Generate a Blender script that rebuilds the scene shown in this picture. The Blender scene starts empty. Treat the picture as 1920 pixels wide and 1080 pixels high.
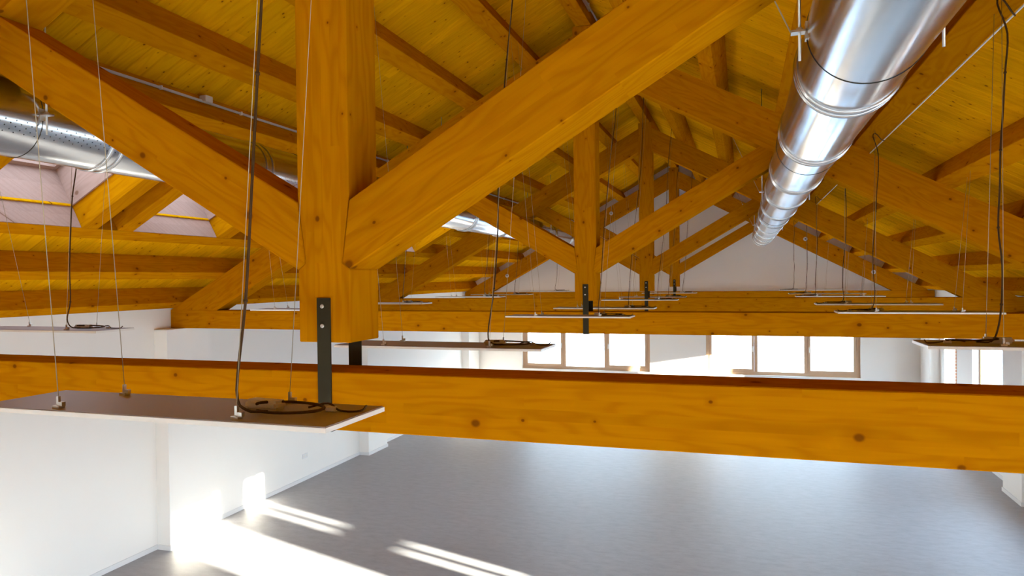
import bpy, bmesh, math, random
from mathutils import Vector, Matrix
random.seed(7)
scene = bpy.context.scene
C = scene.collection

# ------------------------------------------------------------------ camera
EYE = 3.361
cam_d = bpy.data.cameras.new('camera'); cam = bpy.data.objects.new('camera', cam_d); C.objects.link(cam)
cam_d.sensor_width = 36.0; cam_d.lens = 1327.78 * 36 / 1920; cam_d.clip_start = 0.02; cam_d.clip_end = 4000
yaw, pitch, roll = 0.314756, -0.013424, -0.0112147
f_ = Vector((-math.sin(yaw)*math.cos(pitch), math.cos(yaw)*math.cos(pitch), math.sin(pitch)))
r_ = Vector((math.cos(yaw), math.sin(yaw), 0)); u_ = r_.cross(f_)
r2 = math.cos(roll)*r_ + math.sin(roll)*u_; u2 = -math.sin(roll)*r_ + math.cos(roll)*u_
cam.matrix_world = Matrix(((r2.x, u2.x, -f_.x, 1.572), (r2.y, u2.y, -f_.y, 0.0), (r2.z, u2.z, -f_.z, EYE), (0, 0, 0, 1)))
scene.camera = cam

# ------------------------------------------------------------------ colour management
scene.view_settings.view_transform = 'Standard'; scene.view_settings.look = 'None'
scene.view_settings.gamma = 1.0; scene.view_settings.use_curve_mapping = False
scene.view_settings.exposure = 0.98
scene.cycles.max_bounces = 14; scene.cycles.diffuse_bounces = 8; scene.cycles.glossy_bounces = 5
scene.cycles.transparent_max_bounces = 12; scene.cycles.use_denoising = True
scene.cycles.caustics_reflective = False; scene.cycles.caustics_refractive = False
scene.cycles.sample_clamp_indirect = 12.0

# ------------------------------------------------------------------ sky (blue overhead, paler towards the horizon)
SKY = 11.5
w = bpy.data.worlds.new('sky'); scene.world = w; w.use_nodes = True
nt = w.node_tree; nt.nodes.clear()
o_ = nt.nodes.new('ShaderNodeOutputWorld'); bg = nt.nodes.new('ShaderNodeBackground')
tc = nt.nodes.new('ShaderNodeTexCoord'); sp = nt.nodes.new('ShaderNodeSeparateXYZ'); rp = nt.nodes.new('ShaderNodeValToRGB')
nt.links.new(tc.outputs['Generated'], sp.inputs[0]); nt.links.new(sp.outputs['Z'], rp.inputs[0])
rp.color_ramp.elements[0].position = 0.0; rp.color_ramp.elements[0].color = (0.77, 0.885, 1.0, 1)
rp.color_ramp.elements[1].position = 0.6; rp.color_ramp.elements[1].color = (0.54, 0.75, 1.0, 1)
nt.links.new(rp.outputs[0], bg.inputs[0]); bg.inputs[1].default_value = SKY; nt.links.new(bg.outputs[0], o_.inputs[0])

# ------------------------------------------------------------------ low sun from the right, behind the camera
SD = Vector((-1, 0.3135, -0.1664)).normalized()
sl = bpy.data.lights.new('sun', 'SUN'); sl.energy = 40.0; sl.color = (1.0, 0.90, 0.76); sl.angle = math.radians(0.53)
so = bpy.data.objects.new('sun', sl); C.objects.link(so)
so.rotation_euler = SD.to_track_quat('-Z', 'Y').to_euler(); so.location = (30, -8, 9)

# ------------------------------------------------------------------ node helpers
def new_mat(name):
    m = bpy.data.materials.new(name); m.use_nodes = True
    n = m.node_tree; n.nodes.clear()
    out = n.nodes.new('ShaderNodeOutputMaterial'); b = n.nodes.new('ShaderNodeBsdfPrincipled')
    n.links.new(b.outputs[0], out.inputs[0])
    return m, n, b
class N:
    """small wrapper to write node graphs tersely"""
    def __init__(s, n): s.n = n
    def node(s, t, **kw):
        x = s.n.nodes.new(t)
        for k, v in kw.items(): setattr(x, k, v)
        return x
    def link(s, a, b): s.n.links.new(a, b)
    def val(s, sock, v):
        if hasattr(v, 'is_linked'): s.link(v, sock)
        else: sock.default_value = v
    def math(s, op, a, b=0.0, c=0.0, clamp=False):
        x = s.node('ShaderNodeMath', operation=op); x.use_clamp = clamp
        for i, v in enumerate((a, b, c)): s.val(x.inputs[i], v)
        return x.outputs[0]
    def mixc(s, fac, a, b, mode='MIX'):
        x = s.node('ShaderNodeMix', data_type='RGBA', blend_type=mode)
        s.val(x.inputs[0], fac); s.val(x.inputs[6], a); s.val(x.inputs[7], b)
        return x.outputs[2]
    def ramp(s, fac, stops):
        x = s.node('ShaderNodeValToRGB'); e = x.color_ramp.elements
        while len(e) < len(stops): e.new(0.5)
        for i, (p, c) in enumerate(stops): e[i].position = p; e[i].color = c if len(c) == 4 else (*c, 1)
        s.link(fac, x.inputs[0]); return x.outputs[0]
    def noise(s, vec, scale, detail=3, rough=0.55, dist=0.0):
        x = s.node('ShaderNodeTexNoise'); s.link(vec, x.inputs['Vector'])
        x.inputs['Scale'].default_value = scale; x.inputs['Detail'].default_value = detail
        x.inputs['Roughness'].default_value = rough; x.inputs['Distortion'].default_value = dist
        return x.outputs[0]
    def comb(s, a, b, c):
        x = s.node('ShaderNodeCombineXYZ')
        for i, v in enumerate((a, b, c)): s.val(x.inputs[i], v)
        return x.outputs[0]
    def sep(s, v):
        x = s.node('ShaderNodeSeparateXYZ'); s.link(v, x.inputs[0]); return x.outputs

def wood_mat(name, base, dark, knot, lam=0.04, knots=3.0, var=0.12, rough=0.42):
    """glazed softwood; grain runs along the object's local X"""
    m, n, b = new_mat(name); g = N(n)
    tc = g.node('ShaderNodeTexCoord'); oi = g.node('ShaderNodeObjectInfo')
    x, y, z = g.sep(tc.outputs['Object'])
    rnd = g.math('MULTIPLY', oi.outputs['Random'], 57.0)
    x = g.math('ADD', x, rnd)
    layer = g.math('FLOOR', g.math('MULTIPLY', g.math('ADD', z, 10.0), 1 / lam))
    wn = g.node('ShaderNodeTexWhiteNoise', noise_dimensions='2D')
    g.link(g.comb(layer, rnd, 0.0), wn.inputs['Vector'])
    # finger-jointed lamella lengths
    seg = g.math('FLOOR', g.math('ADD', g.math('MULTIPLY', x, 0.5), g.math('MULTIPLY', wn.outputs[0], 7.0)))
    wn2 = g.node('ShaderNodeTexWhiteNoise', noise_dimensions='3D')
    g.link(g.comb(layer, seg, rnd), wn2.inputs['Vector'])
    tone = wn2.outputs[0]
    # fine fibres
    fib = g.noise(g.comb(g.math('MULTIPLY', x, 1.2), g.math('MULTIPLY', y, 55.0), g.math('MULTIPLY', z, 55.0)), 1.0, 3, 0.6)
    # growth rings: bent bands
    yz = g.math('ADD', y, z)
    bend = g.noise(g.comb(g.math('MULTIPLY', x, 1.1), g.math('MULTIPLY', yz, 5.0), g.math('MULTIPLY', tone, 9.0)), 1.0, 2, 0.5)
    ring = g.math('SINE', g.math('ADD', g.math('MULTIPLY', bend, 58.0), g.math('MULTIPLY', yz, 75.0)))
    ring = g.math('MULTIPLY_ADD', ring, 0.5, 0.5)
    # knots
    vo = g.node('ShaderNodeTexVoronoi', voronoi_dimensions='2D', feature='F1'); vo.inputs['Scale'].default_value = knots
    vo.inputs['Randomness'].default_value = 1.0
    g.link(g.comb(x, g.math('MULTIPLY', yz, 1.25), 0.0), vo.inputs['Vector'])
    cs = g.node('ShaderNodeSeparateColor'); g.link(vo.outputs['Color'], cs.inputs[0])
    rad = g.math('MULTIPLY_ADD', g.math('POWER', cs.outputs[0], 3.0), 0.062, 0.018)
    kd = g.math('DIVIDE', vo.outputs['Distance'], rad)
    km = g.math('SUBTRACT', 1.0, g.math('MULTIPLY', g.math('SUBTRACT', kd, 0.55), 2.2), clamp=True)
    halo = g.math('MULTIPLY', g.math('SUBTRACT', 1.0, g.math('MULTIPLY', kd, 0.30), clamp=True), 0.8)
    col = g.mixc(g.math('MULTIPLY', g.math('POWER', ring, 2.0), 0.42), base, dark)
    col = g.mixc(g.math('MULTIPLY', g.math('SUBTRACT', fib, 0.35, clamp=True), 0.8), col, dark)
    col = g.mixc(halo, col, dark)
    hsv = g.node('ShaderNodeHueSaturation'); g.link(col, hsv.inputs['Color'])
    g.link(g.math('MULTIPLY_ADD', tone, var * 2, 1.0 - var), hsv.inputs['Value'])
    col = g.mixc(g.math('MULTIPLY', km, 0.85), hsv.outputs[0], knot)
    g.link(col, b.inputs['Base Color'])
    b.inputs['Roughness'].default_value = rough
    b.inputs['Specular IOR Level'].default_value = 0.0
    bp = g.node('ShaderNodeBump'); bp.inputs['Strength'].default_value = 0.10; bp.inputs['Distance'].default_value = 0.004
    g.link(g.math('ADD', fib, g.math('MULTIPLY', ring, 0.4)), bp.inputs['Height']); g.link(bp.outputs[0], b.inputs['Normal'])
    return m

M = {}
M['beam'] = wood_mat('glulam_timber', (0.50, 0.194, 0.0012, 1), (0.365, 0.114, 0.0008, 1), (0.16, 0.045, 0.003, 1), 0.04, 3.1, 0.045)
M['deck'] = wood_mat('deck_boards', (0.68, 0.325, 0.002, 1), (0.53, 0.222, 0.0015, 1), (0.13, 0.04, 0.003, 1), 0.4, 5.4, 0.10, 0.5)
M['lining'] = wood_mat('skylight_lining', (0.42, 0.27, 0.215, 1), (0.34, 0.21, 0.16, 1), (0.2, 0.1, 0.06, 1), 0.3, 2.0, 0.05, 0.45)  # pinkish look of sky-lit wood is put into this colour

def plain(name, col, rough=0.5, metal=0.0, spec=0.5, noise=0.0, nscale=8.0):
    m, n, b = new_mat(name); g = N(n)
    b.inputs['Roughness'].default_value = rough; b.inputs['Metallic'].default_value = metal
    b.inputs['Specular IOR Level'].default_value = spec
    tc = g.node('ShaderNodeTexCoord')
    nz = g.noise(tc.outputs['Object'], nscale, 3)
    g.link(g.mixc(nz, (*[c * (1 - noise) for c in col], 1), (*[min(1, c * (1 + noise)) for c in col], 1)), b.inputs['Base Color'])
    return m
M['plaster'] = plain('white_plaster', (0.88, 0.862, 0.828), 0.85, spec=0.2, noise=0.012, nscale=2.0)
M['skirting'] = plain('white_skirting', (0.78, 0.78, 0.78), 0.45, noise=0.01)
M['steel_dark'] = plain('dark_steel', (0.035, 0.028, 0.014), 0.6, 0.0, 0.12, noise=0.15, nscale=20)
M['zinc'] = plain('zinc_plated', (0.62, 0.60, 0.56), 0.35, 1.0, noise=0.1, nscale=30)
M['panel_white'] = plain('white_enamel', (0.80, 0.77, 0.72), 0.4, noise=0.01)
M['panel_back'] = plain('grey_back_plate', (0.31, 0.265, 0.265), 0.45, noise=0.03, nscale=3)
M['diffuser'] = plain('opal_diffuser', (0.85, 0.85, 0.84), 0.35, noise=0.005)
M['cable'] = plain('dark_cable', (0.075, 0.035, 0.012), 0.6, 0.0, 0.1, noise=0.1, nscale=40)
M['box_white'] = plain('white_plastic', (0.62, 0.57, 0.52), 0.45, noise=0.02)
M['conduit'] = plain('grey_conduit', (0.50, 0.46, 0.42), 0.45, noise=0.03)
M['wire'] = plain('steel_wire', (0.42, 0.33, 0.20), 0.45, 0.5, noise=0.05)
M['frame'] = plain('oak_window_frame', (0.56, 0.37, 0.23), 0.45, noise=0.06, nscale=12)
M['roof_felt'] = plain('roof_felt', (0.10, 0.10, 0.10), 0.9, noise=0.1)
M['paving'] = plain('pale_paving', (0.42, 0.40, 0.37), 0.8, noise=0.1, nscale=3)
M['rubber'] = plain('dark_gasket', (0.05, 0.05, 0.06), 0.5, noise=0.05)

def glass_mat(name, tint):
    m = bpy.data.materials.new(name); m.use_nodes = True; n = m.node_tree; n.nodes.clear(); g = N(n)
    out = g.node('ShaderNodeOutputMaterial'); mx = g.node('ShaderNodeMixShader')
    t = g.node('ShaderNodeBsdfTransparent'); gl = g.node('ShaderNodeBsdfGlossy'); fr = g.node('ShaderNodeFresnel')
    t.inputs[0].default_value = tint; gl.inputs['Roughness'].default_value = 0.02
    ge = g.node('ShaderNodeNewGeometry')
    g.link(g.math('MULTIPLY_ADD', ge.outputs['Backfacing'], 1/1.45-1.45, 1.45), fr.inputs[0])
    g.link(fr.outputs[0], mx.inputs[0]); g.link(t.outputs[0], mx.inputs[1]); g.link(gl.outputs[0], mx.inputs[2]); g.link(mx.outputs[0], out.inputs[0])
    return m
M['glass'] = glass_mat('window_glass', (0.95, 0.975, 0.97, 1))
M['roof_glass'] = glass_mat('solar_control_glass', (0.60, 0.58, 0.57, 1))  # grey tint added to cut the daylight through the skylights

def floor_mat():
    m, n, b = new_mat('grey_linoleum'); g = N(n); tc = g.node('ShaderNodeTexCoord')
    x, y, z = g.sep(tc.outputs['Object'])
    v = g.comb(g.math('MULTIPLY', x, 3.4), g.math('MULTIPLY', y, 7.5), 0.0)
    a = g.noise(v, 1.6, 6, 0.68); c = g.noise(tc.outputs['Object'], 0.7, 3); d = g.noise(v, 9.0, 3, 0.6)
    col = g.ramp(a, [(0.28, (0.30, 0.303, 0.32)), (0.5, (0.365, 0.369, 0.39)), (0.74, (0.425, 0.431, 0.455))])
    col = g.mixc(g.math('MULTIPLY', c, 0.35), col, (0.30, 0.296, 0.302, 1))
    fl = g.math('MULTIPLY', g.math('SUBTRACT', 0.37, d, clamp=True), 5.0)
    col = g.mixc(fl, col, (0.20, 0.185, 0.17, 1))
    g.link(col, b.inputs['Base Color'])
    g.link(g.math('MULTIPLY_ADD', a, 0.25, 0.36), b.inputs['Roughness'])
    b.inputs['Specular IOR Level'].default_value = 0.26
    bp = g.node('ShaderNodeBump'); bp.inputs['Strength'].default_value = 0.12; bp.inputs['Distance'].default_value = 0.003
    g.link(a, bp.inputs['Height']); g.link(bp.outputs[0], b.inputs['Normal'])
    return m
M['floor'] = floor_mat()

def duct_mat():
    m, n, b = new_mat('galvanised_sheet'); g = N(n); tc = g.node('ShaderNodeTexCoord')
    uv = g.node('ShaderNodeUVMap')
    x, y, z = g.sep(tc.outputs['Object'])
    st = g.noise(g.comb(g.math('MULTIPLY', x, 22.0), g.math('MULTIPLY', y, 0.6), g.math('MULTIPLY', z, 22.0)), 1.0, 3)
    sp = g.noise(tc.outputs['Object'], 5.0, 3)
    u, v, _ = g.sep(uv.outputs[0])
    # four staggered rows of small perforations on the inward side (u metres along, v metres round)
    row = g.math('FLOOR', g.math('DIVIDE', v, 0.0155))
    uu = g.math('ADD', g.math('DIVIDE', u, 0.054), g.math('MULTIPLY', row, 0.5))
    fu = g.math('SUBTRACT', g.math('FRACT', uu), 0.5); fv = g.math('SUBTRACT', g.math('FRACT', g.math('DIVIDE', v, 0.0155)), 0.5)
    dd = g.math('SQRT', g.math('ADD', g.math('POWER', g.math('MULTIPLY', fu, 0.054), 2.0), g.math('POWER', g.math('MULTIPLY', fv, 0.0155), 2.0)))
    hole = g.math('LESS_THAN', dd, 0.0036)
    band = g.math('MULTIPLY', g.math('GREATER_THAN', v, -0.124), g.math('LESS_THAN', v, -0.0465))
    hole = g.math('MULTIPLY', hole, band)
    col = g.mixc(st, (0.48, 0.49, 0.51, 1), (0.68, 0.69, 0.71, 1))
    g.link(g.mixc(hole, col, (0.04, 0.04, 0.045, 1)), b.inputs['Base Color'])
    g.link(g.math('SUBTRACT', 1.0, hole), b.inputs['Metallic'])
    g.link(g.math('MULTIPLY_ADD', sp, 0.14, 0.13), b.inputs['Roughness'])
    bp = g.node('ShaderNodeBump'); bp.inputs['Strength'].default_value = 0.05; bp.inputs['Distance'].default_value = 0.01
    g.link(g.math('ADD', st, sp), bp.inputs['Height']); g.link(bp.outputs[0], b.inputs['Normal'])
    return m
M['duct'] = duct_mat()

def sea_mat():
    m, n, b = new_mat('sea_water'); g = N(n); tc = g.node('ShaderNodeTexCoord')
    x, y, z = g.sep(tc.outputs['Object'])
    a = g.noise(g.comb(g.math('MULTIPLY', x, 0.25), g.math('MULTIPLY', y, 0.6), 0.0), 1.0, 5, 0.65)
    b.inputs['Base Color'].default_value = (0.10, 0.20, 0.30, 1); b.inputs['Roughness'].default_value = 0.25
    bp = g.node('ShaderNodeBump'); bp.inputs['Strength'].default_value = 0.6; bp.inputs['Distance'].default_value = 0.5
    g.link(a, bp.inputs['Height']); g.link(bp.outputs[0], b.inputs['Normal'])
    return m
M['sea'] = sea_mat()

def brick_mat():
    m, n, b = new_mat('facing_brick'); g = N(n); tc = g.node('ShaderNodeTexCoord')
    x, y, z = g.sep(tc.outputs['Object'])
    br = g.node('ShaderNodeTexBrick'); g.link(g.comb(g.math('ADD', x, y), z, 0.0), br.inputs['Vector'])
    br.inputs['Scale'].default_value = 1.0; br.inputs['Brick Width'].default_value = 0.22; br.inputs['Row Height'].default_value = 0.065
    br.inputs['Mortar Size'].default_value = 0.008
    br.inputs['Color1'].default_value = (0.45, 0.22, 0.14, 1); br.inputs['Color2'].default_value = (0.55, 0.32, 0.20, 1); br.inputs['Mortar'].default_value = (0.6, 0.57, 0.52, 1)
    g.link(br.outputs[0], b.inputs['Base Color']); b.inputs['Roughness'].default_value = 0.85
    return m
M['brick'] = brick_mat()

# ------------------------------------------------------------------ object helpers
def mesh_from(name, verts, faces):
    me = bpy.data.meshes.new(name); me.from_pydata([tuple(v) for v in verts], [], faces); me.update(); return me
def obj(name, me, mat, parent=None, loc=None, mw=None):
    o = bpy.data.objects.new(name, me); C.objects.link(o)
    if mat is not None and not me.materials: me.materials.append(M[mat])
    if parent is not None: o.parent = parent
    if mw is not None: o.matrix_local = mw
    elif loc is not None: o.location = loc
    return o
def empty(name, loc=(0, 0, 0)):
    o = bpy.data.objects.new(name, None); C.objects.link(o); o.location = loc; o.empty_display_size = 0.2; return o
def tag(o, label=None, cat=None, group=None, kind=None):
    if label: o['label'] = label
    if cat: o['category'] = cat
    if group: o['group'] = group
    if kind: o['kind'] = kind
    return o
def bm_mesh(bm, name, smooth=False):
    bmesh.ops.recalc_face_normals(bm, faces=bm.faces)
    me = bpy.data.meshes.new(name); bm.to_mesh(me); bm.free()
    if smooth:
        for p in me.polygons: p.use_smooth = True
    return me
def add_box(bm, x0, x1, y0, y1, z0, z1):
    vs = [bm.verts.new(c) for c in ((x0, y0, z0), (x1, y0, z0), (x1, y1, z0), (x0, y1, z0), (x0, y0, z1), (x1, y0, z1), (x1, y1, z1), (x0, y1, z1))]
    for q in ((0, 3, 2, 1), (4, 5, 6, 7), (0, 1, 5, 4), (1, 2, 6, 5), (2, 3, 7, 6), (3, 0, 4, 7)): bm.faces.new([vs[i] for i in q])
def box_mesh(name, x0, x1, y0, y1, z0, z1, bevel=0.0):
    bm = bmesh.new(); add_box(bm, x0, x1, y0, y1, z0, z1)
    if bevel: bmesh.ops.bevel(bm, geom=bm.edges[:], offset=bevel, segments=1, affect='EDGES', profile=0.5)
    return bm_mesh(bm, name)
def boxes_mesh(name, lst):
    bm = bmesh.new()
    for b in lst: add_box(bm, *b)
    return bm_mesh(bm, name)
def prism_mesh(name, poly, y0, y1, bevel=0.004):
    """poly in XZ, extruded along Y"""
    bm = bmesh.new()
    a = [bm.verts.new((x, y0, z)) for x, z in poly]; b = [bm.verts.new((x, y1, z)) for x, z in poly]
    bm.faces.new(a); bm.faces.new(b[::-1]); n = len(poly)
    for i in range(n): bm.faces.new((a[i], b[i], b[(i+1) % n], a[(i+1) % n]))
    bmesh.ops.recalc_face_normals(bm, faces=bm.faces)
    if bevel: bmesh.ops.bevel(bm, geom=bm.edges[:], offset=bevel, segments=1, affect='EDGES', profile=0.5, clamp_overlap=True)
    return bm_mesh(bm, name)
def timber(name, poly, y0, y1, ang, origin, mat, parent, bevel=0.004):
    """timber whose outline is given in the truss plane; its local X is the fibre direction (ang above +X)"""
    ca, sa = math.cos(ang), math.sin(ang)
    loc = [((x-origin[0])*ca + (z-origin[1])*sa, -(x-origin[0])*sa + (z-origin[1])*ca) for x, z in poly]
    me = prism_mesh(name, loc, y0, y1, bevel)
    mw = Matrix.Translation((origin[0], 0, origin[1])) @ Matrix.Rotation(-ang, 4, 'Y')
    return obj(name, me, mat, parent, mw=mw)
def tube_mesh(name, pts, r, sides=6, caps=True):
    pts = [Vector(p) for p in pts]; vs = []; fs = []
    up = Vector((0.31, 0.87, 0.38))
    for i, p in enumerate(pts):
        d = (pts[min(i+1, len(pts)-1)] - pts[max(i-1, 0)]).normalized()
        a = d.cross(up)
        if a.length < 1e-4: a = d.cross(Vector((1, 0, 0)))
        a.normalize(); b = d.cross(a)
        for k in range(sides):
            t = 2*math.pi*k/sides; vs.append(p + (a*math.cos(t) + b*math.sin(t))*r)
    for i in range(len(pts)-1):
        for k in range(sides):
            fs.append((i*sides+k, i*sides+(k+1) % sides, (i+1)*sides+(k+1) % sides, (i+1)*sides+k))
    if caps: fs.append(tuple(range(sides))[::-1]); fs.append(tuple((len(pts)-1)*sides+k for k in range(sides)))
    me = mesh_from(name, vs, fs)
    for p in me.polygons: p.use_smooth = len(p.vertices) == 4
    return me
def smooth_path(ctrl, n=6):
    """Catmull-Rom through the control points"""
    P = [Vector(c) for c in ctrl]; P = [2*P[0]-P[1]] + P + [2*P[-1]-P[-2]]; out = []
    for i in range(1, len(P)-2):
        for k in range(n):
            t = k/n; a, b, c, d = P[i-1], P[i], P[i+1], P[i+2]
            out.append(0.5*((2*b) + (c-a)*t + (2*a-5*b+4*c-d)*t*t + (3*b-a-3*c+d)*t**3))
    out.append(P[-2]); return out
def cyl_mesh(name, r, y0, y1, n=16, axis='Y', bevel=0.0):
    vs, fs = [], []
    for yy in (y0, y1):
        for k in range(n):
            t = 2*math.pi*k/n; a, b = r*math.cos(t), r*math.sin(t)
            vs.append({'Y': (a, yy, b), 'Z': (a, b, yy), 'X': (yy, a, b)}[axis])
    for k in range(n): fs.append((k, (k+1) % n, n+(k+1) % n, n+k))
    fs.append(tuple(range(n))[::-1]); fs.append(tuple(range(n, 2*n)))
    me = mesh_from(name, vs, fs)
    bm = bmesh.new(); bm.from_mesh(me)
    if bevel: bmesh.ops.bevel(bm, geom=[e for e in bm.edges if any(len(f.verts) > 4 for f in e.link_faces)], offset=bevel, segments=1, affect='EDGES')
    bmesh.ops.recalc_face_normals(bm, faces=bm.faces); bm.to_mesh(me); bm.free()
    return me
def copy_tree(o, parent=None):
    c = o.copy(); C.objects.link(c); c.parent = parent
    for ch in o.children: copy_tree(ch, c)
    return c
def portal(name, loc, rot, sx, sy):
    l = bpy.data.lights.new(name, 'AREA'); l.shape = 'RECTANGLE'; l.size = sx; l.size_y = sy
    l.cycles.is_portal = True
    o = bpy.data.objects.new(name, l); C.objects.link(o); o.location = loc; o.rotation_euler = rot
    return o

# ------------------------------------------------------------------ dimensions (metres, floor at z = 0)
Z0 = EYE
YK = [2.429, 7.331, 12.282, 17.556]
W, T = 0.2325, 0.2275
PB = Z0 - 0.2442; TT = Z0 - 0.3605; TB = Z0 - 0.5901
SB = Z0 + 0.0437; SS = 0.5834; SDP = 0.2696
RS = 0.54387; RZ = Z0 + 2.1516; RD = 0.3935
XL, XR = -5.465, 5.57
PXL, PXR = -5.26, 5.37
YB, YG = -5.2, 18.10
WT = 0.32
TH = math.atan(RS); sT, cT = math.sin(TH), math.cos(TH)
PH = 0.22
def zr(x): return RZ - RS*(abs(x) - W/2) + RD      # rafter top
def zd(x): return zr(x) + PH/cT                    # deck underside

SILL, HEAD = 0.95, 2.30

# ================================================================== FLOOR
tag(obj('floor', box_mesh('floor', XL-WT, XR+WT, YB-0.3, YG+WT, -0.15, 0.0), 'floor'), 'grey marbled linoleum floor of the empty hall', 'floor', kind='structure')

# ================================================================== WALLS
def wall_y(name, x0, x1, ya, yb, ztop, holes, mat='plaster'):
    """wall running along Y with holes (y0,y1,z0,z1)"""
    lst = []; y = ya
    for (h0, h1, z0, z1) in sorted(holes):
        lst.append((x0, x1, y, h0, 0, ztop)); lst.append((x0, x1, h0, h1, 0, z0)); lst.append((x0, x1, h0, h1, z1, ztop)); y = h1
    lst.append((x0, x1, y, yb, 0, ztop))
    return boxes_mesh(name, lst)
left_top = zd(XL) - 0.01; right_top = zd(XR) - 0.01
wall_l = tag(obj('wall_left', wall_y('wall_left', XL-WT, XL, YB, YG+WT, left_top-0.17, []), 'plaster'), 'white plastered side wall with pilasters on the left', 'wall', kind='structure')
RH = [(-4.3, -1.9, 0.06, HEAD), (-0.9, 1.5, 0.06, HEAD), (3.60, 4.70, 0.06, HEAD), (5.15, 5.67, 1.02, HEAD), (8.15, 9.65, SILL, HEAD), (9.95, 11.45, SILL, HEAD),  # first three openings lowered to the floor to bounce sun upwards
      (13.05, 14.95, SILL, HEAD), (15.93, 16.84, SILL, HEAD)]
wall_r = tag(obj('wall_right', wall_y('wall_right', XR, XR+0.20, YB, YG+WT, right_top-0.17, RH), 'plaster'), 'white plastered side wall with windows on the right', 'wall', kind='structure')
obj('brick_cladding', wall_y('brick_cladding', XR+0.20, XR+WT, YB, YG+WT, right_top-0.17, RH), 'brick', wall_r)
for yk in YK:
    ya, yb = yk - 0.275, yk + 0.47
    obj('pilaster', box_mesh('pilaster', XL, PXL, ya, yb, 0, TB-0.004, 0.003), 'plaster', wall_l)
    obj('pilaster', box_mesh('pilaster', PXR, XR, yk-0.38, yk+0.40, 0, TB-0.004, 0.003), 'plaster', wall_r)
def base_y(name, xw, xp, sgn, w, label, offs):
    lst = []; t = 0.012; h = 0.06; y = YB
    for yk in YK:
        a, b = yk + offs[0], yk + offs[1]
        lst.append((xw, xw+sgn*t, y, a, 0, h)); lst.append((xp, xp+sgn*t, a-t, b+t, 0, h))
        lst.append((xw, xp, a-t, a, 0, h)); lst.append((xw, xp, b, b+t, 0, h)); y = b + t
    lst.append((xw, xw+sgn*t, y, YG, 0, h))
    lst = [(min(a, b), max(a, b), c, d, e, f) for a, b, c, d, e, f in lst]
    tag(obj(name, boxes_mesh(name, lst), 'skirting'), label, 'baseboard', kind='structure')
base_y('baseboard_left', XL, PXL, 1, 0, 'low white baseboard along the left wall and its pilasters', (-0.275, 0.47))
base_y('baseboard_right', XR, PXR, -1, 0, 'low white baseboard along the right wall and its pilasters', (-0.38, 0.40))

# gable walls
GW = [(-4.06, -0.67, SILL, HEAD), (0.70, 4.17, SILL, HEAD)]
def gable(name, y0, y1, holes, mat, parent=None):
    bm = bmesh.new(); x = XL - WT
    ztop = 2.6
    lst = []
    for (a, b, z0, z1) in holes:
        lst += [(x, a, y0, y1, 0, ztop), (a, b, y0, y1, 0, z0), (a, b, y0, y1, z1, ztop)]; x = b
    lst.append((x, XR+WT, y0, y1, 0, ztop))
    for b in lst: add_box(bm, *b)
    pol = [(XL-WT, ztop), (XR+WT, ztop), (XR+WT, zd(XR+WT)-0.005), (0, zd(0)-0.005), (XL-WT, zd(XL-WT)-0.005)]
    a = [bm.verts.new((px, y0, pz)) for px, pz in pol]; b = [bm.verts.new((px, y1, pz)) for px, pz in pol]
    bm.faces.new(a); bm.faces.new(b[::-1])
    for i in range(5): bm.faces.new((a[i], b[i], b[(i+1) % 5], a[(i+1) % 5]))
    return obj(name, bm_mesh(bm, name), mat, parent)
wall_f = tag(gable('wall_far', YG, YG+0.20, GW, 'plaster'), 'white plastered gable wall with two triple windows at the far end', 'wall', kind='structure')
gable('brick_cladding', YG+0.20, YG+WT, GW, 'brick', wall_f)
BW = [(-5.0, -2.75, 0.25, 1.15), (-2.45, -0.2, 0.25, 1.15), (0.2, 2.45, 0.25, 1.15), (2.75, 5.0, 0.25, 1.15)]
wall_b = tag(gable('wall_back', YB-0.3, YB, BW, 'plaster'), 'white gable wall behind the viewpoint with tall windows', 'wall', kind='structure')
tag(obj('baseboard_far', box_mesh('baseboard_far', XL, XR, YG-0.012, YG, 0, 0.06), 'skirting'), 'low white baseboard along the far gable wall', 'baseboard', kind='structure')

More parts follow.
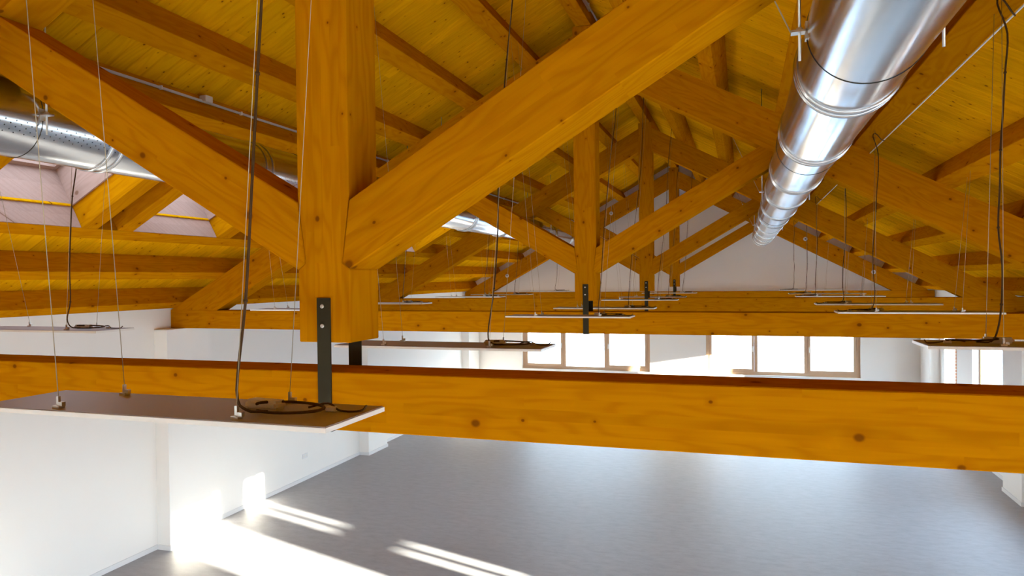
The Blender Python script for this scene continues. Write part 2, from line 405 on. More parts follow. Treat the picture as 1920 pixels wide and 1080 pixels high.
# ================================================================== WINDOWS
wcount = [0]
def window(a0, a1, z0, z1, plane, axis, inward, label, n=3, transom=None, sashes=(0, 2), fw=0.08):
    """framed window; (a0,a1) along the wall, plane = frame centre, axis 'X' wall runs along X / 'Y' along Y"""
    wcount[0] += 1
    root = empty('window_%d' % wcount[0], (0, 0, 0)); tag(root, label, 'window', kind='structure')
    ori = ((a0+a1)/2, plane, z0) if axis == 'X' else (plane, (a0+a1)/2, z0)
    root.location = ori
    def bx(name, u0, u1, d0, d1, w0, w1, mat, par, bev=0.003):
        # u along wall from a0, d depth (towards room positive), w height from z0
        uc = (a1-a0)/2
        u0 -= uc; u1 -= uc
        e0, e1 = sorted((d0*inward, d1*inward))
        if axis == 'X': return obj(name, box_mesh(name, u0, u1, e0, e1, w0, w1, bev), mat, par)
        return obj(name, box_mesh(name, e0, e1, u0, u1, w0, w1, bev), mat, par)
    L, H = a1-a0, z1-z0
    fr = bx('frame_head', 0, L, -0.04, 0.04, H-fw, H, 'frame', root)
    bx('frame_sill', 0, L, -0.04, 0.045, 0, fw, 'frame', root)
    bx('frame_jamb', 0, fw, -0.04, 0.04, fw, H-fw, 'frame', root); bx('frame_jamb', L-fw, L, -0.04, 0.04, fw, H-fw, 'frame', root)
    bay = (L - fw*2 - fw*(n-1))/n
    for i in range(n):
        u0 = fw + i*(bay+fw); u1 = u0 + bay
        if i < n-1: bx('mullion', u1, u1+fw, -0.04, 0.04, fw, H-fw, 'frame', root)
        s = 0.0
        if i in sashes:
            s = 0.058
            sa = bx('sash', u0+0.002, u0+s, -0.02, 0.05, fw+0.002, H-fw-0.002, 'frame', root)
            bx('sash_rail', u0+s, u1-s, -0.02, 0.05, fw+0.002, fw+s, 'frame', sa); bx('sash_rail', u0+s, u1-s, -0.02, 0.05, H-fw-s, H-fw-0.002, 'frame', sa)
            bx('sash_stile', u1-s, u1-0.002, -0.02, 0.05, fw+0.002, H-fw-0.002, 'frame', sa)
            hu = (u1-s/2) if i == 0 else (u0+s/2)
            hd = bx('handle', hu-0.012, hu+0.012, 0.05, 0.065, H*0.47, H*0.47+0.06, 'zinc', sa, 0.003)
            bx('lever', hu-0.009, hu+0.009, 0.062, 0.082, H*0.47-0.07, H*0.47+0.035, 'zinc', sa, 0.004)
        bx('pane', u0+s, u1-s, -0.004, 0.004, fw+s, H-fw-s, 'glass', root, 0)
        if transom:
            for (t0, t1) in transom: bx('transom', u0+s, u1-s, -0.03, 0.03, t0-z0, t1-z0, 'frame', root)
    return root
window(*GW[0], YG+0.13, 'X', -1, 'triple timber window left of centre in the far gable wall', 3)
window(*GW[1], YG+0.13, 'X', -1, 'triple timber window right of centre in the far gable wall', 3)
names = ['glazed side doors furthest behind the viewpoint', 'glazed side doors just behind the viewpoint', 'glazed door in the right wall whose light reaches the left pilaster',
         'narrow side window in the right wall beside the wider sunny one', 'right wall window just past the second truss', 'right wall window just before the third truss', 'wide side window in the right wall past the third truss', 'narrow side window in the right wall closest to the far gable']
for i, h in enumerate(RH):
    L = h[1]-h[0]
    window(*h, XR+(0.27 if h[0] > 15.5 else 0.16), 'Y', -1, names[i], 2 if L > 2 or i == 3 else 1, [(1.37, 1.56)] if i == 3 else None, (), 0.05)
for i, h in enumerate(BW):
    window(*h, YB-0.15, 'X', 1, ['tall rear window at the left corner', 'tall rear window left of the ridge', 'tall rear window right of the ridge', 'tall rear window at the right corner'][i], 2, None, ())
for h in GW: portal('daylight_portal', ((h[0]+h[1])/2, YG+WT+0.02, (h[2]+h[3])/2), (math.radians(-90), 0, 0), h[1]-h[0], h[3]-h[2])
for h in BW: portal('daylight_portal', ((h[0]+h[1])/2, YB-0.32, (h[2]+h[3])/2), (math.radians(90), 0, 0), h[1]-h[0], h[3]-h[2])
for h in RH: portal('daylight_portal', (XR+WT+0.02, (h[0]+h[1])/2, (h[2]+h[3])/2), (0, math.radians(90), 0), h[3]-h[2], h[1]-h[0])

# ================================================================== ROOF DECK
# skylight openings in the left slope: (y0, y1), from purlin at -3.98 up to the one at -2.49
SKY_Y = [(3.60, 4.72), (5.27, 6.39), (8.50, 9.62), (10.20, 11.32)]
XS0, XS1 = -3.98 + 0.07 - PH*sT, -2.49 - 0.07 - PH*sT      # deck-level X range of the openings
def slope_m(side, x, off=0.0):
    """frame on the roof plane: local X up the slope, local Y along the hall, local Z out of the roof; at given x on rafter-top plane"""
    if side < 0: ux = Vector((cT, 0, sT)); uz = Vector((-sT, 0, cT)); uy = Vector((0, 1, 0))
    else: ux = Vector((-cT, 0, sT)); uz = Vector((sT, 0, cT)); uy = Vector((0, -1, 0))
    o = Vector((x, 0, zr(x))) + uz*off
    return Matrix(((ux.x, uy.x, uz.x, o.x), (ux.y, uy.y, uz.y, o.y), (ux.z, uy.z, uz.z, o.z), (0, 0, 0, 1)))
X_EAVE = 6.15
Y_R0, Y_R1 = YB - 0.35, YG + WT + 0.05
BWID, BT = 0.135, 0.028
def board_mesh(L, w):
    bm = bmesh.new(); c = 0.006; g = 0.0015
    prof = [(-w/2+g, BT), (-w/2+g, c), (-w/2+g+c, 0), (w/2-g-c, 0), (w/2-g, c), (w/2-g, BT)]
    a = [bm.verts.new((0, y, z)) for y, z in prof]; b = [bm.verts.new((L, y, z)) for y, z in prof]
    bm.faces.new(a); bm.faces.new(b[::-1])
    for i in range(6): bm.faces.new((a[i], b[i], b[(i+1) % 6], a[(i+1) % 6]))
    return bm_mesh(bm, 'deck_board')
def along(x): return (X_EAVE - abs(x))/cT      # local X of a point given its rafter-plane |x|
full_len = along(0) + PH*math.tan(TH)          # up to the ridge at deck level
u_s0 = along(XS0 + PH*sT) ; u_s1 = along(XS1 + PH*sT)
roofs = {}
cache = {}
for side, nm, lb in ((-1, 'ceiling_left', 'boarded timber ceiling slope on the left with skylights'), (1, 'ceiling_right', 'boarded timber ceiling slope on the right')):
    mw = slope_m(side, side*X_EAVE, PH)
    lst = []; z0, z1 = BT+0.001, BT+0.16
    def Y(y): return y if side < 0 else -y
    cuts = SKY_Y if side < 0 else []
    y = Y_R0
    for (a, b) in cuts:
        lst.append((0, full_len, y, a, z0, z1)); lst.append((0, u_s0, a, b, z0, z1)); lst.append((u_s1, full_len, a, b, z0, z1)); y = b
    lst.append((0, full_len, *sorted((Y(y), Y(Y_R1))), z0, z1))
    roof = obj(nm, boxes_mesh(nm, lst), 'roof_felt', mw=mw); tag(roof, lb, 'ceiling', kind='structure'); roofs[side] = roof
    n = int((Y_R1-Y_R0)/BWID)
    segs = []
    for i in range(n):
        y0 = Y_R0 + i*BWID; y1 = y0 + BWID
        hit = [c for c in cuts if y1 > c[0] and y0 < c[1]]
        if not hit: segs.append((0.0, full_len, y0, y1))
        else:
            c = hit[0]
            segs.append((0.0, u_s0, y0, y1)); segs.append((u_s1, full_len, y0, y1))
            if y0 < c[0]-0.004: segs.append((u_s0, u_s1, y0, c[0]))
            if y1 > c[1]+0.004: segs.append((u_s0, u_s1, c[1], y1))
    for (a, b, y0, y1) in segs:
        key = (round(b-a, 3), round(y1-y0, 3))
        if key not in cache: cache[key] = board_mesh(b-a, y1-y0)
        obj('deck_board', cache[key], 'deck', roof, loc=(a, Y((y0+y1)/2), random.uniform(0, 0.0012)))

# skylights: lining with pinkish sky light put into its colour, frame and pane
for i, (a, b) in enumerate(SKY_Y):
    lab = ['roof window with pale lining nearest on the left slope', 'second roof window with pale lining on the left slope', 'third roof window along the left slope', 'furthest roof window along the left slope'][i]
    wcount[0] += 1
    root = empty('window_%d' % wcount[0]); root.matrix_world = slope_m(-1, -X_EAVE, PH); tag(root, lab, 'skylight', kind='structure')
    h0, h1 = -0.004, 0.36
    t = 0.018
    obj('lining', box_mesh('lining', u_s0, u_s0+t, a+t, b-t, h0, h1), 'lining', root)
    obj('lining', box_mesh('lining', u_s1-t, u_s1, a+t, b-t, h0, h1), 'lining', root)
    obj('lining', box_mesh('lining', u_s0, u_s1, a, a+t, h0, h1), 'lining', root)
    obj('lining', box_mesh('lining', u_s0, u_s1, b-t, b, h0, h1), 'lining', root)
    obj('purlin_lining', box_mesh('purlin_lining', u_s0-0.0005, u_s0+0.008, a+0.004, b-0.004, -PH+0.004, -0.008), 'lining', root)  # paler sheet added over the purlin face to stand for sky light
    obj('edge_strip', box_mesh('edge_strip', u_s0-0.0005, u_s0+0.022, a+0.004, b-0.004, -0.008, 0.012), 'deck', root)
    q = 0.06
    fr = [(u_s0-0.03, u_s1+0.03, a-0.03, a+q, h1, h1+0.07), (u_s0-0.03, u_s1+0.03, b-q, b+0.03, h1, h1+0.07),
          (u_s0-0.03, u_s0+q, a+q, b-q, h1, h1+0.07), (u_s1-q, u_s1+0.03, a+q, b-q, h1, h1+0.07)]
    obj('frame', boxes_mesh('frame', fr), 'lining', root)
    obj('pane', box_mesh('pane', u_s0+q, u_s1-q, a+q, b-q, h1+0.03, h1+0.036), 'roof_glass', root)
    pm = slope_m(-1, -X_EAVE, PH) @ Matrix.Translation(((u_s0+u_s1)/2, (a+b)/2, h1+0.10)) 
    pl = portal('daylight_portal', (0, 0, 0), (0, 0, 0), u_s1-u_s0, b-a); pl.matrix_world = pm

# ================================================================== PURLINS
PW = 0.16
PURL = [0.584, 1.267, 1.95, 2.635, 3.318, 3.98, 4.66, 5.34]
ordn = ['first', 'second', 'third', 'fourth', 'fifth', 'sixth', 'seventh', 'eighth']
def purlin_mesh(L): return box_mesh('roof_purlin', 0, L, -PW/2, PW/2, 0, PH-0.001, 0.004)
def purlin_m(side, x, y0):
    m = slope_m(side, x)
    ux = m.col[0].to_3d(); uz = m.col[2].to_3d(); o = m.col[3].to_3d()
    # fibre direction = +Y ; second axis = cross(uz, Y)
    fx = Vector((0, 1, 0)); fy = uz.cross(fx)
    return Matrix(((fx.x, fy.x, uz.x, o.x), (fx.y, fy.y, uz.y, y0), (fx.z, fy.z, uz.z, o.z), (0, 0, 0, 1)))
pm_cache = {}
def purlin(side, x, y0, y1, label):
    L = round(y1-y0, 3)
    if L not in pm_cache: pm_cache[L] = purlin_mesh(L)
    o = obj('roof_purlin', pm_cache[L], 'beam', mw=purlin_m(side, x, y0))
    return tag(o, label, 'roof beam', 'roof purlins')
P0, P1 = YB + 0.005, YG - 0.003
for side, sn in ((-1, 'left'), (1, 'right')):
    for i, x in enumerate(PURL):
        if side < 0 and i == 3: x = 2.49
        if side < 0 and i == 4:
            purlin(side, -x, P0, 3.40, 'fifth purlin below the ridge on the left slope, length near the viewpoint')
            purlin(side, -x, 6.60, 8.30, 'short fifth purlin on the left slope between the skylight pairs')
            purlin(side, -x, 11.52, P1, 'fifth purlin on the left slope past the skylights to the far gable')
            continue
        purlin(side, side*x, P0, P1, '%s timber purlin down from the ridge on the %s roof slope' % (ordn[i], sn) if i < 7 else 'lowest timber purlin at the %s wall' % sn)
rb = box_mesh('ridge_beam', 0, P1-P0, -0.08, 0.08, 0, 0.175, 0.004)
o = obj('ridge_beam', rb, 'beam', mw=Matrix(((0, -1, 0, 0), (1, 0, 0, P0), (0, 0, 1, zr(0)+0.034), (0, 0, 0, 1))))
tag(o, 'ridge beam running along the top of the king posts', 'roof beam')

# trimmers framing the skylights (run up the slope)
TR = [(3.40, 3.60), (4.72, 4.885), (5.095, 5.27), (6.39, 6.60), (8.30, 8.50), (9.62, 9.79), (10.02, 10.20), (11.32, 11.52)]
u0 = along(3.98-0.07/1.0) + 0.002; u1 = along(2.49+0.07) - 0.002
tl = ['nearest', 'second', 'third', 'fourth', 'fifth', 'sixth', 'seventh', 'furthest']
for i, (a, b) in enumerate(TR):
    me = box_mesh('skylight_trimmer', 0, u1-u0, -(b-a)/2, (b-a)/2, 0, PH-0.002, 0.004)
    mw = slope_m(-1, -X_EAVE) @ Matrix.Translation((u0, (a+b)/2, 0.0))
    tag(obj('skylight_trimmer', me, 'beam', mw=mw), '%s short timber trimmer framing the skylights on the left slope' % tl[i], 'roof beam', 'skylight trimmers')

# ================================================================== TRUSSES
def make_truss():
    t = empty('timber_truss', (0, YK[0], 0))
    h = W/2; nx = 0.033
    # tie beam
    o = timber('tie_beam', [(XL+0.006, TB), (XR-0.006, TB), (XR-0.006, TT), (XL+0.006, TT)], 0, T, 0, (XL, TB), 'beam', t)
    # king post with notches for strut and rafter
    top = zr(0) + 0.033; rl = RZ; ru = RZ + RD
    right = [(h, PB), (h, SB), (h-nx, SB+0.028), (h, SB+0.295), (h, rl), (h, ru), (h, top)]
    left = [(-x, z) for x, z in right][::-1]
    timber('king_post', [(-h, PB)] + right[0:] + left[:-1], 0, T, math.pi/2, (0, PB), 'beam', t)
    for s in (-1, 1):
        # strut
        xe0 = h + (RZ - SB)/(SS + RS); ze0 = SB + SS*(xe0-h)                     # lower edge meets rafter underside
        xe1 = h + (RZ - SB - SDP)/(SS + RS); ze1 = SB + SDP + SS*(xe1-h)
        pol = [(h, SB), (xe0, ze0), (xe1, ze1), (h, SB+0.295), (h-nx, SB+0.028)]
        pol[3] = (h + (0.295-SDP)/SS, SB+0.295)
        pol = [(h, SB), (xe0, ze0), (xe1, ze1), (h+0.001, SB+SDP+0.0006), (h-nx+0.0005, SB+0.028)]
        ang = math.atan(SS)
        if s < 0: pol = [(-x, z) for x, z in pol]; ang = math.pi - ang
        timber('strut', pol, 0, T, ang, (s*h, SB), 'beam', t)
        # rafter
        xf = h + (RZ - TT)/RS; xt = h + (RZ + RD - TT)/RS
        xt = min(xt, 5.455)
        pol = [(h, RZ), (h, RZ+RD), (xt, TT+0.0005), (xf, TT+0.0005)]
        if zr(xt) > TT + 0.002: pol = [(h, RZ), (h, RZ+RD), (xt, zr(xt)), (xt, TT+0.0005), (xf, TT+0.0005)]
        ang = -math.atan(RS)
        if s < 0: pol = [(-x, z) for x, z in pol]; ang = math.pi - ang
        timber('rafter', pol, 0, T, ang, (s*h, RZ), 'beam', t)
    # steel strap hung round the tie beam
    sw, st = 0.030, 0.006
    me = boxes_mesh('steel_strap', [(-sw, sw, -st, 0, TB-st, Z0-0.069), (-sw, sw, T, T+st, TB-st, Z0-0.069), (-sw, sw, 0, T, TB-st, TB-0.0005)])
    sp = obj('steel_strap', me, 'steel_dark', t)
    for zz in (Z0-0.1015, Z0-0.1785):
        for (a, b) in ((-st-0.007, -st), (T+st, T+st+0.007)):
            obj('bolt', cyl_mesh('bolt', 0.0085, a, b, 8, 'Y', 0.002), 'zinc', sp, loc=(-0.004, 0, zz))
    return t
truss = make_truss()
tlab = ['massive timber truss nearest the viewpoint, king post beside the left light panel', 'second timber truss from the viewpoint, spanning behind the nearest king post',
        'third timber truss, between the second one and the gable truss', 'furthest timber truss standing against the white gable wall']
for k in range(4):
    t = truss if k == 0 else copy_tree(truss)
    t.location = (0, YK[k], 0); tag(t, tlab[k], 'roof truss', 'timber roof trusses')

# ================================================================== DUCTS
DR, DX, DZ = 0.20, 1.99, Z0 + 0.853
RINGS = [-3.9, -2.5, -1.1, 0.3, 1.72, 3.16, 4.51, 6.06, 7.42, 8.87, 10.32, 11.73, 13.12, 14.45, 15.7, 16.6]
def tube_section(L, inward):
    n = 48; vs = []; fs = []; uvs = []
    for yy in (0, L):
        for k in range(n):
            t = 2*math.pi*k/n; vs.append((DR*math.cos(t), yy, DR*math.sin(t)))
    for k in range(n): fs.append((k, n+k, n+(k+1) % n, (k+1) % n))
    me = mesh_from('duct_section', vs, fs); uv = me.uv_layers.new(name='UVMap')
    for p in me.polygons:
        p.use_smooth = True
        for li, vi in zip(p.loop_indices, p.vertices):
            k = vi % n
            t = 2*math.pi*(p.index if k == p.index else p.index+1)/n
            a = t if inward > 0 else (math.pi - t)
            a = (a + math.pi) % (2*math.pi) - math.pi      # 0 = towards the hall axis
            uv.data[li].uv = (me.vertices[vi].co.y, a*DR + (0.0 if inward > 0 else 10.0))
    return me
def torus_mesh(name, R, r, n=48, m=8):
    vs, fs = [], []
    for i in range(n):
        a = 2*math.pi*i/n
        for j in range(m):
            b = 2*math.pi*j/m; q = R + r*math.cos(b); vs.append((q*math.cos(a), r*math.sin(b), q*math.sin(a)))
    for i in range(n):
        for j in range(m): fs.append((i*m+j, i*m+(j+1) % m, ((i+1) % n)*m+(j+1) % m, ((i+1) % n)*m+j))
    me = mesh_from(name, vs, fs)
    for p in me.polygons: p.use_smooth = True
    return me
ring_me = torus_mesh('joint_ring', DR+0.002, 0.011); seam_me = torus_mesh('seam_band', DR+0.0005, 0.0018)
HANG = [-2.3, 2.69, 7.66, 12.62]
def make_duct(side, label):
    d = empty('ventilation_duct', (side*DX, RINGS[0], DZ)); tag(d, label, 'air duct', 'ventilation ducts')
    y0 = RINGS[0]
    lens = {}
    for a, b in zip(RINGS[:-1], RINGS[1:]):
        L = round(b-a, 3)
        if L not in lens: lens[L] = tube_section(L, -side)
        obj('duct_section', lens[L], 'duct', d, loc=(0, a-y0, 0))
    for i, a in enumerate(RINGS[1:-1]):
        obj('joint_ring', ring_me, 'duct', d, loc=(0, a-y0-0.036, 0)); obj('joint_ring', ring_me, 'duct', d, loc=(0, a-y0+0.036, 0))
    for a in (2.69, 5.0, 9.9):
        obj('seam_band', seam_me, 'steel_dark', d, loc=(0, a-y0, 0))
    obj('end_cap', cyl_mesh('end_cap', DR+0.004, -0.02, 0.03, 48, 'Y', 0.008), 'duct', d, loc=(0, RINGS[-1]-y0, 0))
    obj('end_cap', cyl_mesh('end_cap', DR+0.004, -0.03, 0.02, 48, 'Y', 0.008), 'duct', d, loc=(0, 0, 0))
    for hy in HANG:
        for s in (-1, 1):
            xr = side*DX + s*(DR+0.022)
            # nearest purlin or deck straight above
            top = zd(xr) - DZ
            for px in PURL:
                q = 2.49 if (side < 0 and px == 2.635) else px
                if abs(abs(xr)-q) < 0.068: top = zr(xr) - DZ
            obj('hanger_rod', tube_mesh('hanger_rod', [(s*(DR+0.022), hy-y0, -0.10), (s*(DR+0.022), hy-y0, top)], 0.005, 6), 'zinc', d)
            br = obj('hanger_bracket', boxes_mesh('hanger_bracket', [(min(s*(DR-0.002), s*(DR+0.05)), max(s*(DR-0.002), s*(DR+0.05)), hy-y0-0.02, hy-y0+0.02, -0.004, 0.004),
                     (min(s*(DR-0.002), s*(DR+0.004)), max(s*(DR-0.002), s*(DR+0.004)), hy-y0-0.02, hy-y0+0.02, -0.03, 0.03)]), 'zinc', d)
            obj('nut', cyl_mesh('nut', 0.011, 0.004, 0.014, 6, 'Z'), 'zinc', br, loc=(s*(DR+0.022), hy-y0, 0))
        # sway brace wire with turnbuckle
        if side < 0: continue
        s = -side; x0 = s*(DR+0.05); x1 = s*(DR+0.42); xw = side*DX + x1; zt = zd(xw) - DZ
        zt = min(zt, 0.42 + (zd(xw)-DZ)*0.4)
        xt = side*DX + s*0.72 - 0.0
        zt = zr(side*1.267) - DZ if True else zt
        A = Vector((x0, hy-y0, 0)); B = Vector((side*1.267 + s*(-0.0) - side*DX, hy-y0, zt))
        obj('brace_wire', tube_mesh('brace_wire', [A, B], 0.0025, 5), 'wire', d)
        m = A.lerp(B, 0.3); dv = (B-A).normalized()
        obj('turnbuckle', tube_mesh('turnbuckle', [m-dv*0.05, m-dv*0.035, m+dv*0.035, m+dv*0.05], 0.008, 6), 'zinc', d)
    return d
make_duct(1, 'shiny galvanised round duct under the right slope, running away overhead')
make_duct(-1, 'shiny perforated round duct under the left slope behind the near strut')

# ================================================================== LIGHT PANELS
PL, PWD, PT = 1.2, 0.30, 0.0125
CX, CY = 0.31, 0.115
def loop_path(side):
    """coil of spare cable lying on the back plate"""
    pts = []
    for k in range(15):
        t = -2.6 + k*0.44
        pts.append((0.10*math.cos(t)+0.03, 0.055*math.sin(t), PT+0.010+0.0012*k))
    return pts
body_me = boxes_mesh('panel_frame', [(-PL/2, PL/2, -PWD/2, -PWD/2+0.012, 0, PT), (-PL/2, PL/2, PWD/2-0.012, PWD/2, 0, PT),
                                      (-PL/2, -PL/2+0.012, -PWD/2+0.012, PWD/2-0.012, 0, PT), (PL/2-0.012, PL/2, -PWD/2+0.012, PWD/2-0.012, 0, PT)])
back_me = box_mesh('back_plate', -PL/2+0.003, PL/2-0.003, -PWD/2+0.003, PWD/2-0.003, PT, PT+0.0025)
dif_me = box_mesh('diffuser', -PL/2+0.012, PL/2-0.012, -PWD/2+0.012, PWD/2-0.012, 0.001, 0.005)
clip_me = boxes_mesh('suspension_clip', [(-0.012, 0.012, -0.010, 0.010, 0, 0.008), (-0.004, 0.004, -0.004, 0.004, 0.008, 0.034), (0.006, 0.020, -0.006, 0.006, 0.006, 0.018)])
bm = bmesh.new(); add_box(bm, -0.06, 0.06, -0.024, 0.024, 0, 0.026)
bmesh.ops.bevel(bm, geom=bm.edges[:], offset=0.008, segments=2, affect='EDGES'); drv_me = bm_mesh(bm, 'driver_box')
coil_me = tube_mesh('cable_coil', smooth_path(loop_path(1), 3), 0.0042, 6)
tail_me = tube_mesh('cable_tail', smooth_path([(0.12, 0.03, PT+0.012), (0.17, 0.05, PT+0.022), (0.22, 0.03, PT+0.008), (0.27, 0.05, PT+0.006), (0.285, 0.06, PT+0.02)], 5), 0.003, 5)
conn_me = box_mesh('connector', -0.016, 0.016, -0.009, 0.009, 0, 0.014, 0.003)
rows = [1.50, 3.45, 6.45, 8.27, 11.33, 13.03, 16.15]
rname = ['nearest', 'second', 'third', 'fourth', 'fifth', 'sixth', 'furthest']
def roof_z(x, y, side_hint=None):
    """height of the timber straight above (x, y): purlin underside, else deck underside"""
    for px in PURL:
        q = 2.49 if (x < 0 and px == 2.635) else px
        if abs(abs(x)-q) < 0.066: return zr(x)
    return zd(x)
def panel(col, row, x, z):
    yc = rows[row] + PWD/2
    cs = -1 if col == 'right' else 1           # end that carries the cable
    t = empty('pendant_light_panel', (x, yc, z))
    lab = {'centre': '%s flat white light panel in the middle row under the ridge', 'left': '%s flat white light panel in the left row', 'right': '%s flat white light panel in the right row'}[col] % rname[row]
    tag(t, lab, 'ceiling light', 'suspended light panels')
    obj('panel_frame', body_me, 'panel_white', t); obj('back_plate', back_me, 'panel_back', t); obj('diffuser', dif_me, 'diffuser', t)
    for sx in (-1, 1):
        for sy in (-1, 1):
            lx, ly = sx*CX, sy*CY
            obj('suspension_clip', clip_me, 'zinc', t, loc=(lx, ly, PT+0.0025))
            if col == 'centre': tx = sx*0.525; ty = yc + ly
            else:
                s = 1 if col == 'right' else -1
                inner = (sx*s < 0)
                tx = s*(2.635 if s > 0 else 2.49) if inner else s*3.318
                tx += (0.02 if sy > 0 else -0.02); ty = yc + ly
                if s < 0 and not inner and row in (1, 2): ty = 3.5 + 0.03*sy if row == 1 else 6.5 + 0.03*sy
                if s < 0 and not inner and row in (3, 4): ty = 8.4 + 0.03*sy if row == 3 else 11.42 + 0.03*sy
            tz = zr(tx)
            obj('suspension_wire', tube_mesh('suspension_wire', [(lx, ly, PT+0.034), (tx-x, ty-yc, tz-z)], 0.0012, 4), 'wire', t)
    lx = cs*CX
    dv = obj('driver_box', drv_me, 'box_white', t, loc=(lx-cs*0.02, 0.03, PT+0.0025)); dv.rotation_euler = (0, 0, random.uniform(-0.15, 0.15))
    obj('cable_coil', coil_me, 'cable', t, mw=Matrix.Translation((lx+cs*0.06, -0.01, 0)) @ Matrix.Rotation(0 if cs > 0 else math.pi, 4, 'Z'))
    obj('cable_tail', tail_me, 'cable', t, mw=Matrix.Translation((lx, 0, 0)) @ Matrix.Rotation(0 if cs > 0 else math.pi, 4, 'Z'))
    obj('connector', conn_me, 'box_white', t, loc=(lx+cs*0.19, cs*0.035, PT+0.003))
    # power cable going up to the roof
    if col == 'centre': tx = 0.53
    elif col == 'right': tx = 2.635
    else: tx = -2.49
    xa = lx - 0.015; ya = -CY + 0.02; H = zr(tx) - z
    B = Vector((tx - x, ya, H))
    A = Vector((xa, ya, PT+0.014))
    pts = [A + Vector((cs*0.07, 0.035, 0.0)), A + Vector((cs*0.02, 0.012, 0.006)), A + Vector((0, 0, 0.06))]
    for k in range(1, 9):
        q = A.lerp(B, k/9.0); pts.append(q + Vector((random.uniform(-0.006, 0.006) + 0.012*math.sin(k*0.9+row), random.uniform(-0.006, 0.006), 0)))
    pts.append(B)
    if col == 'right': pts[-1] = B + Vector((-0.03, 0, -0.035)); pts += [B + Vector((-0.005, 0.02, -0.012)), B + Vector((0.045, 0.07, -0.055)), B + Vector((0.078, 0.14, -0.050))]
    path = smooth_path(pts, 4)
    obj('power_cable', tube_mesh('power_cable', path, 0.0038, 6), 'cable', t)
    for k in (3, 5, 7, 9):
        obj('cable_tie', tube_mesh('cable_tie', [pts[k]+Vector((0, 0, -0.004)), pts[k]+Vector((0, 0, 0.004))], 0.0060, 6), 'cable', t)
    return t
for r in range(7): panel('centre', r, 0.0, Z0-0.374)
for r in range(1, 7):
    panel('right', r, 2.93, Z0-0.324); panel('left', r, -2.93, Z0-0.318)

# ================================================================== CONDUITS AND SMALL FITTINGS
def conduit(name, pts, r, label, boxes=(), mat='conduit', clips=None):
    o = tag(obj(name, tube_mesh(name, pts, r, 8), mat), label, 'conduit')
    for b in boxes: obj('junction_box', box_mesh('junction_box', b[0]-0.035, b[0]+0.035, b[1]-0.04, b[1]+0.04, b[2]-0.025, b[2]+0.025, 0.006), 'box_white', o)
    if clips:
        P = [Vector(p) for p in pts]
        for k in range(clips):
            q = P[0].lerp(P[-1], (k+0.5)/clips); obj('pipe_clip', box_mesh('pipe_clip', q.x-r-0.006, q.x+r+0.006, q.y-0.008, q.y+0.008, q.z-r-0.004, q.z+r+0.004, 0.002), 'box_white', o)
    return o
zc = Z0 + 2.72
conduit('electrical_conduit', [(0.106, YB+0.2, zc), (0.106, 7.15, zc)], 0.011, 'grey electrical conduit clipped along the ridge beam, lower of the pair', [(0.128, 6.6, zc-0.016)], clips=12)
conduit('electrical_conduit', [(0.106, YB+0.2, zc+0.035), (0.106, 7.6, zc+0.035)], 0.011, 'grey electrical conduit clipped along the ridge beam, upper of the pair', clips=12)
# on the upslope face of the fourth left purlin
m = slope_m(-1, -2.49); ux = m.col[0].to_3d(); uz = m.col[2].to_3d(); oo = m.col[3].to_3d()
q = oo + ux*(PW/2+0.012) + uz*0.15
conduit('electrical_conduit', [(q.x, YB+0.2, q.z), (q.x, YG-0.4, q.z)], 0.011, 'pale electrical conduit along the dark side of a left purlin', [(q.x+0.012, 4.62, q.z+0.02), (q.x+0.012, 9.6, q.z+0.02)], clips=26)
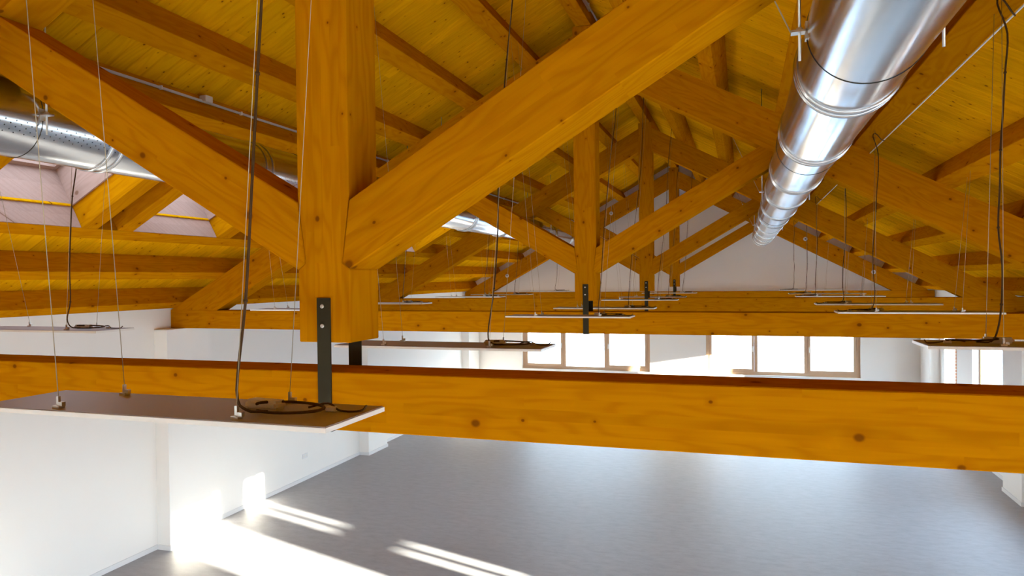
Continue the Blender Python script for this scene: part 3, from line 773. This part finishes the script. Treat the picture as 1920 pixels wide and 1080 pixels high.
# thin white wiring under the fourth right purlin
qx = 2.635 + 0.075
conduit('surface_wire', [(qx, YB+0.2, zr(qx)-0.004), (qx, YG-0.4, zr(qx)-0.004)], 0.0045, 'thin white wire run along the purlin beside the right duct', [], 'panel_white')
dz_me = cyl_mesh('wall_rosette', 0.047, -0.016, 0, 24, 'Y', 0.006); dn_me = cyl_mesh('rosette_hole', 0.014, -0.019, -0.0155, 12, 'Y')
for (x, z, lb) in ((2.95, 0.832, 'small round white fitting higher up the far right rafter'), (4.36, 0.054, 'small round white fitting low on the far right rafter'),
                   (-4.272, 0.073, 'small round white fitting low on the far left rafter'), (-1.525, 1.594, 'small round white fitting high on the far left rafter')):
    d = empty('round_fitting', (x, YK[3]-0.0005, Z0+z)); tag(d, lb, 'fitting', 'round fittings on the gable truss')
    obj('cover', dz_me, 'box_white', d); obj('screw', dn_me, 'steel_dark', d)
s = empty('wall_socket', (XL, 10.23, 0.41)); tag(s, 'small white socket plate low on the left wall', 'socket')
obj('plate', box_mesh('plate', 0, 0.010, -0.075, 0.075, -0.04, 0.04, 0.003), 'skirting', s)
for yy in (-0.036, 0.036): obj('socket_insert', cyl_mesh('socket_insert', 0.021, 0.008, 0.0125, 16, 'X', 0.001), 'panel_white', s, loc=(0, yy, 0))

# ================================================================== OUTSIDE
tag(obj('sea', mesh_from('sea', [(-1500, YG+6, -4), (1500, YG+6, -4), (1500, 3000, -4), (-1500, 3000, -4)], [(0, 1, 2, 3)]), 'sea'), 'pale rippled sea seen through the far windows', 'sea', kind='stuff')
tag(obj('ground_outside', mesh_from('ground_outside', [(-200, -200, -0.3), (200, -200, -0.3), (200, YG+6, -0.3), (-200, YG+6, -0.3)], [(0, 1, 2, 3)]), 'paving'), 'ground around the building', 'ground', kind='structure')

# unseen block shaped like a shed, added to keep sun off the middle windows
bm = bmesh.new(); add_box(bm, 0, 4, -1.95, 1.95, 0, 3.2)
prof = [(-0.2, 3.2), (4.2, 3.2), (2.0, 4.1)]
a = [bm.verts.new((x, -2.15, z)) for x, z in prof]; b = [bm.verts.new((x, 2.15, z)) for x, z in prof]
bm.faces.new(a); bm.faces.new(b[::-1])
for i in range(3): bm.faces.new((a[i], b[i], b[(i+1) % 3], a[(i+1) % 3]))
o = obj('outbuilding', bm_mesh(bm, 'outbuilding'), 'plaster', loc=(12.0, 7.85, -0.3))
tag(o, 'low white outbuilding standing outside the right wall', 'building', kind='structure')
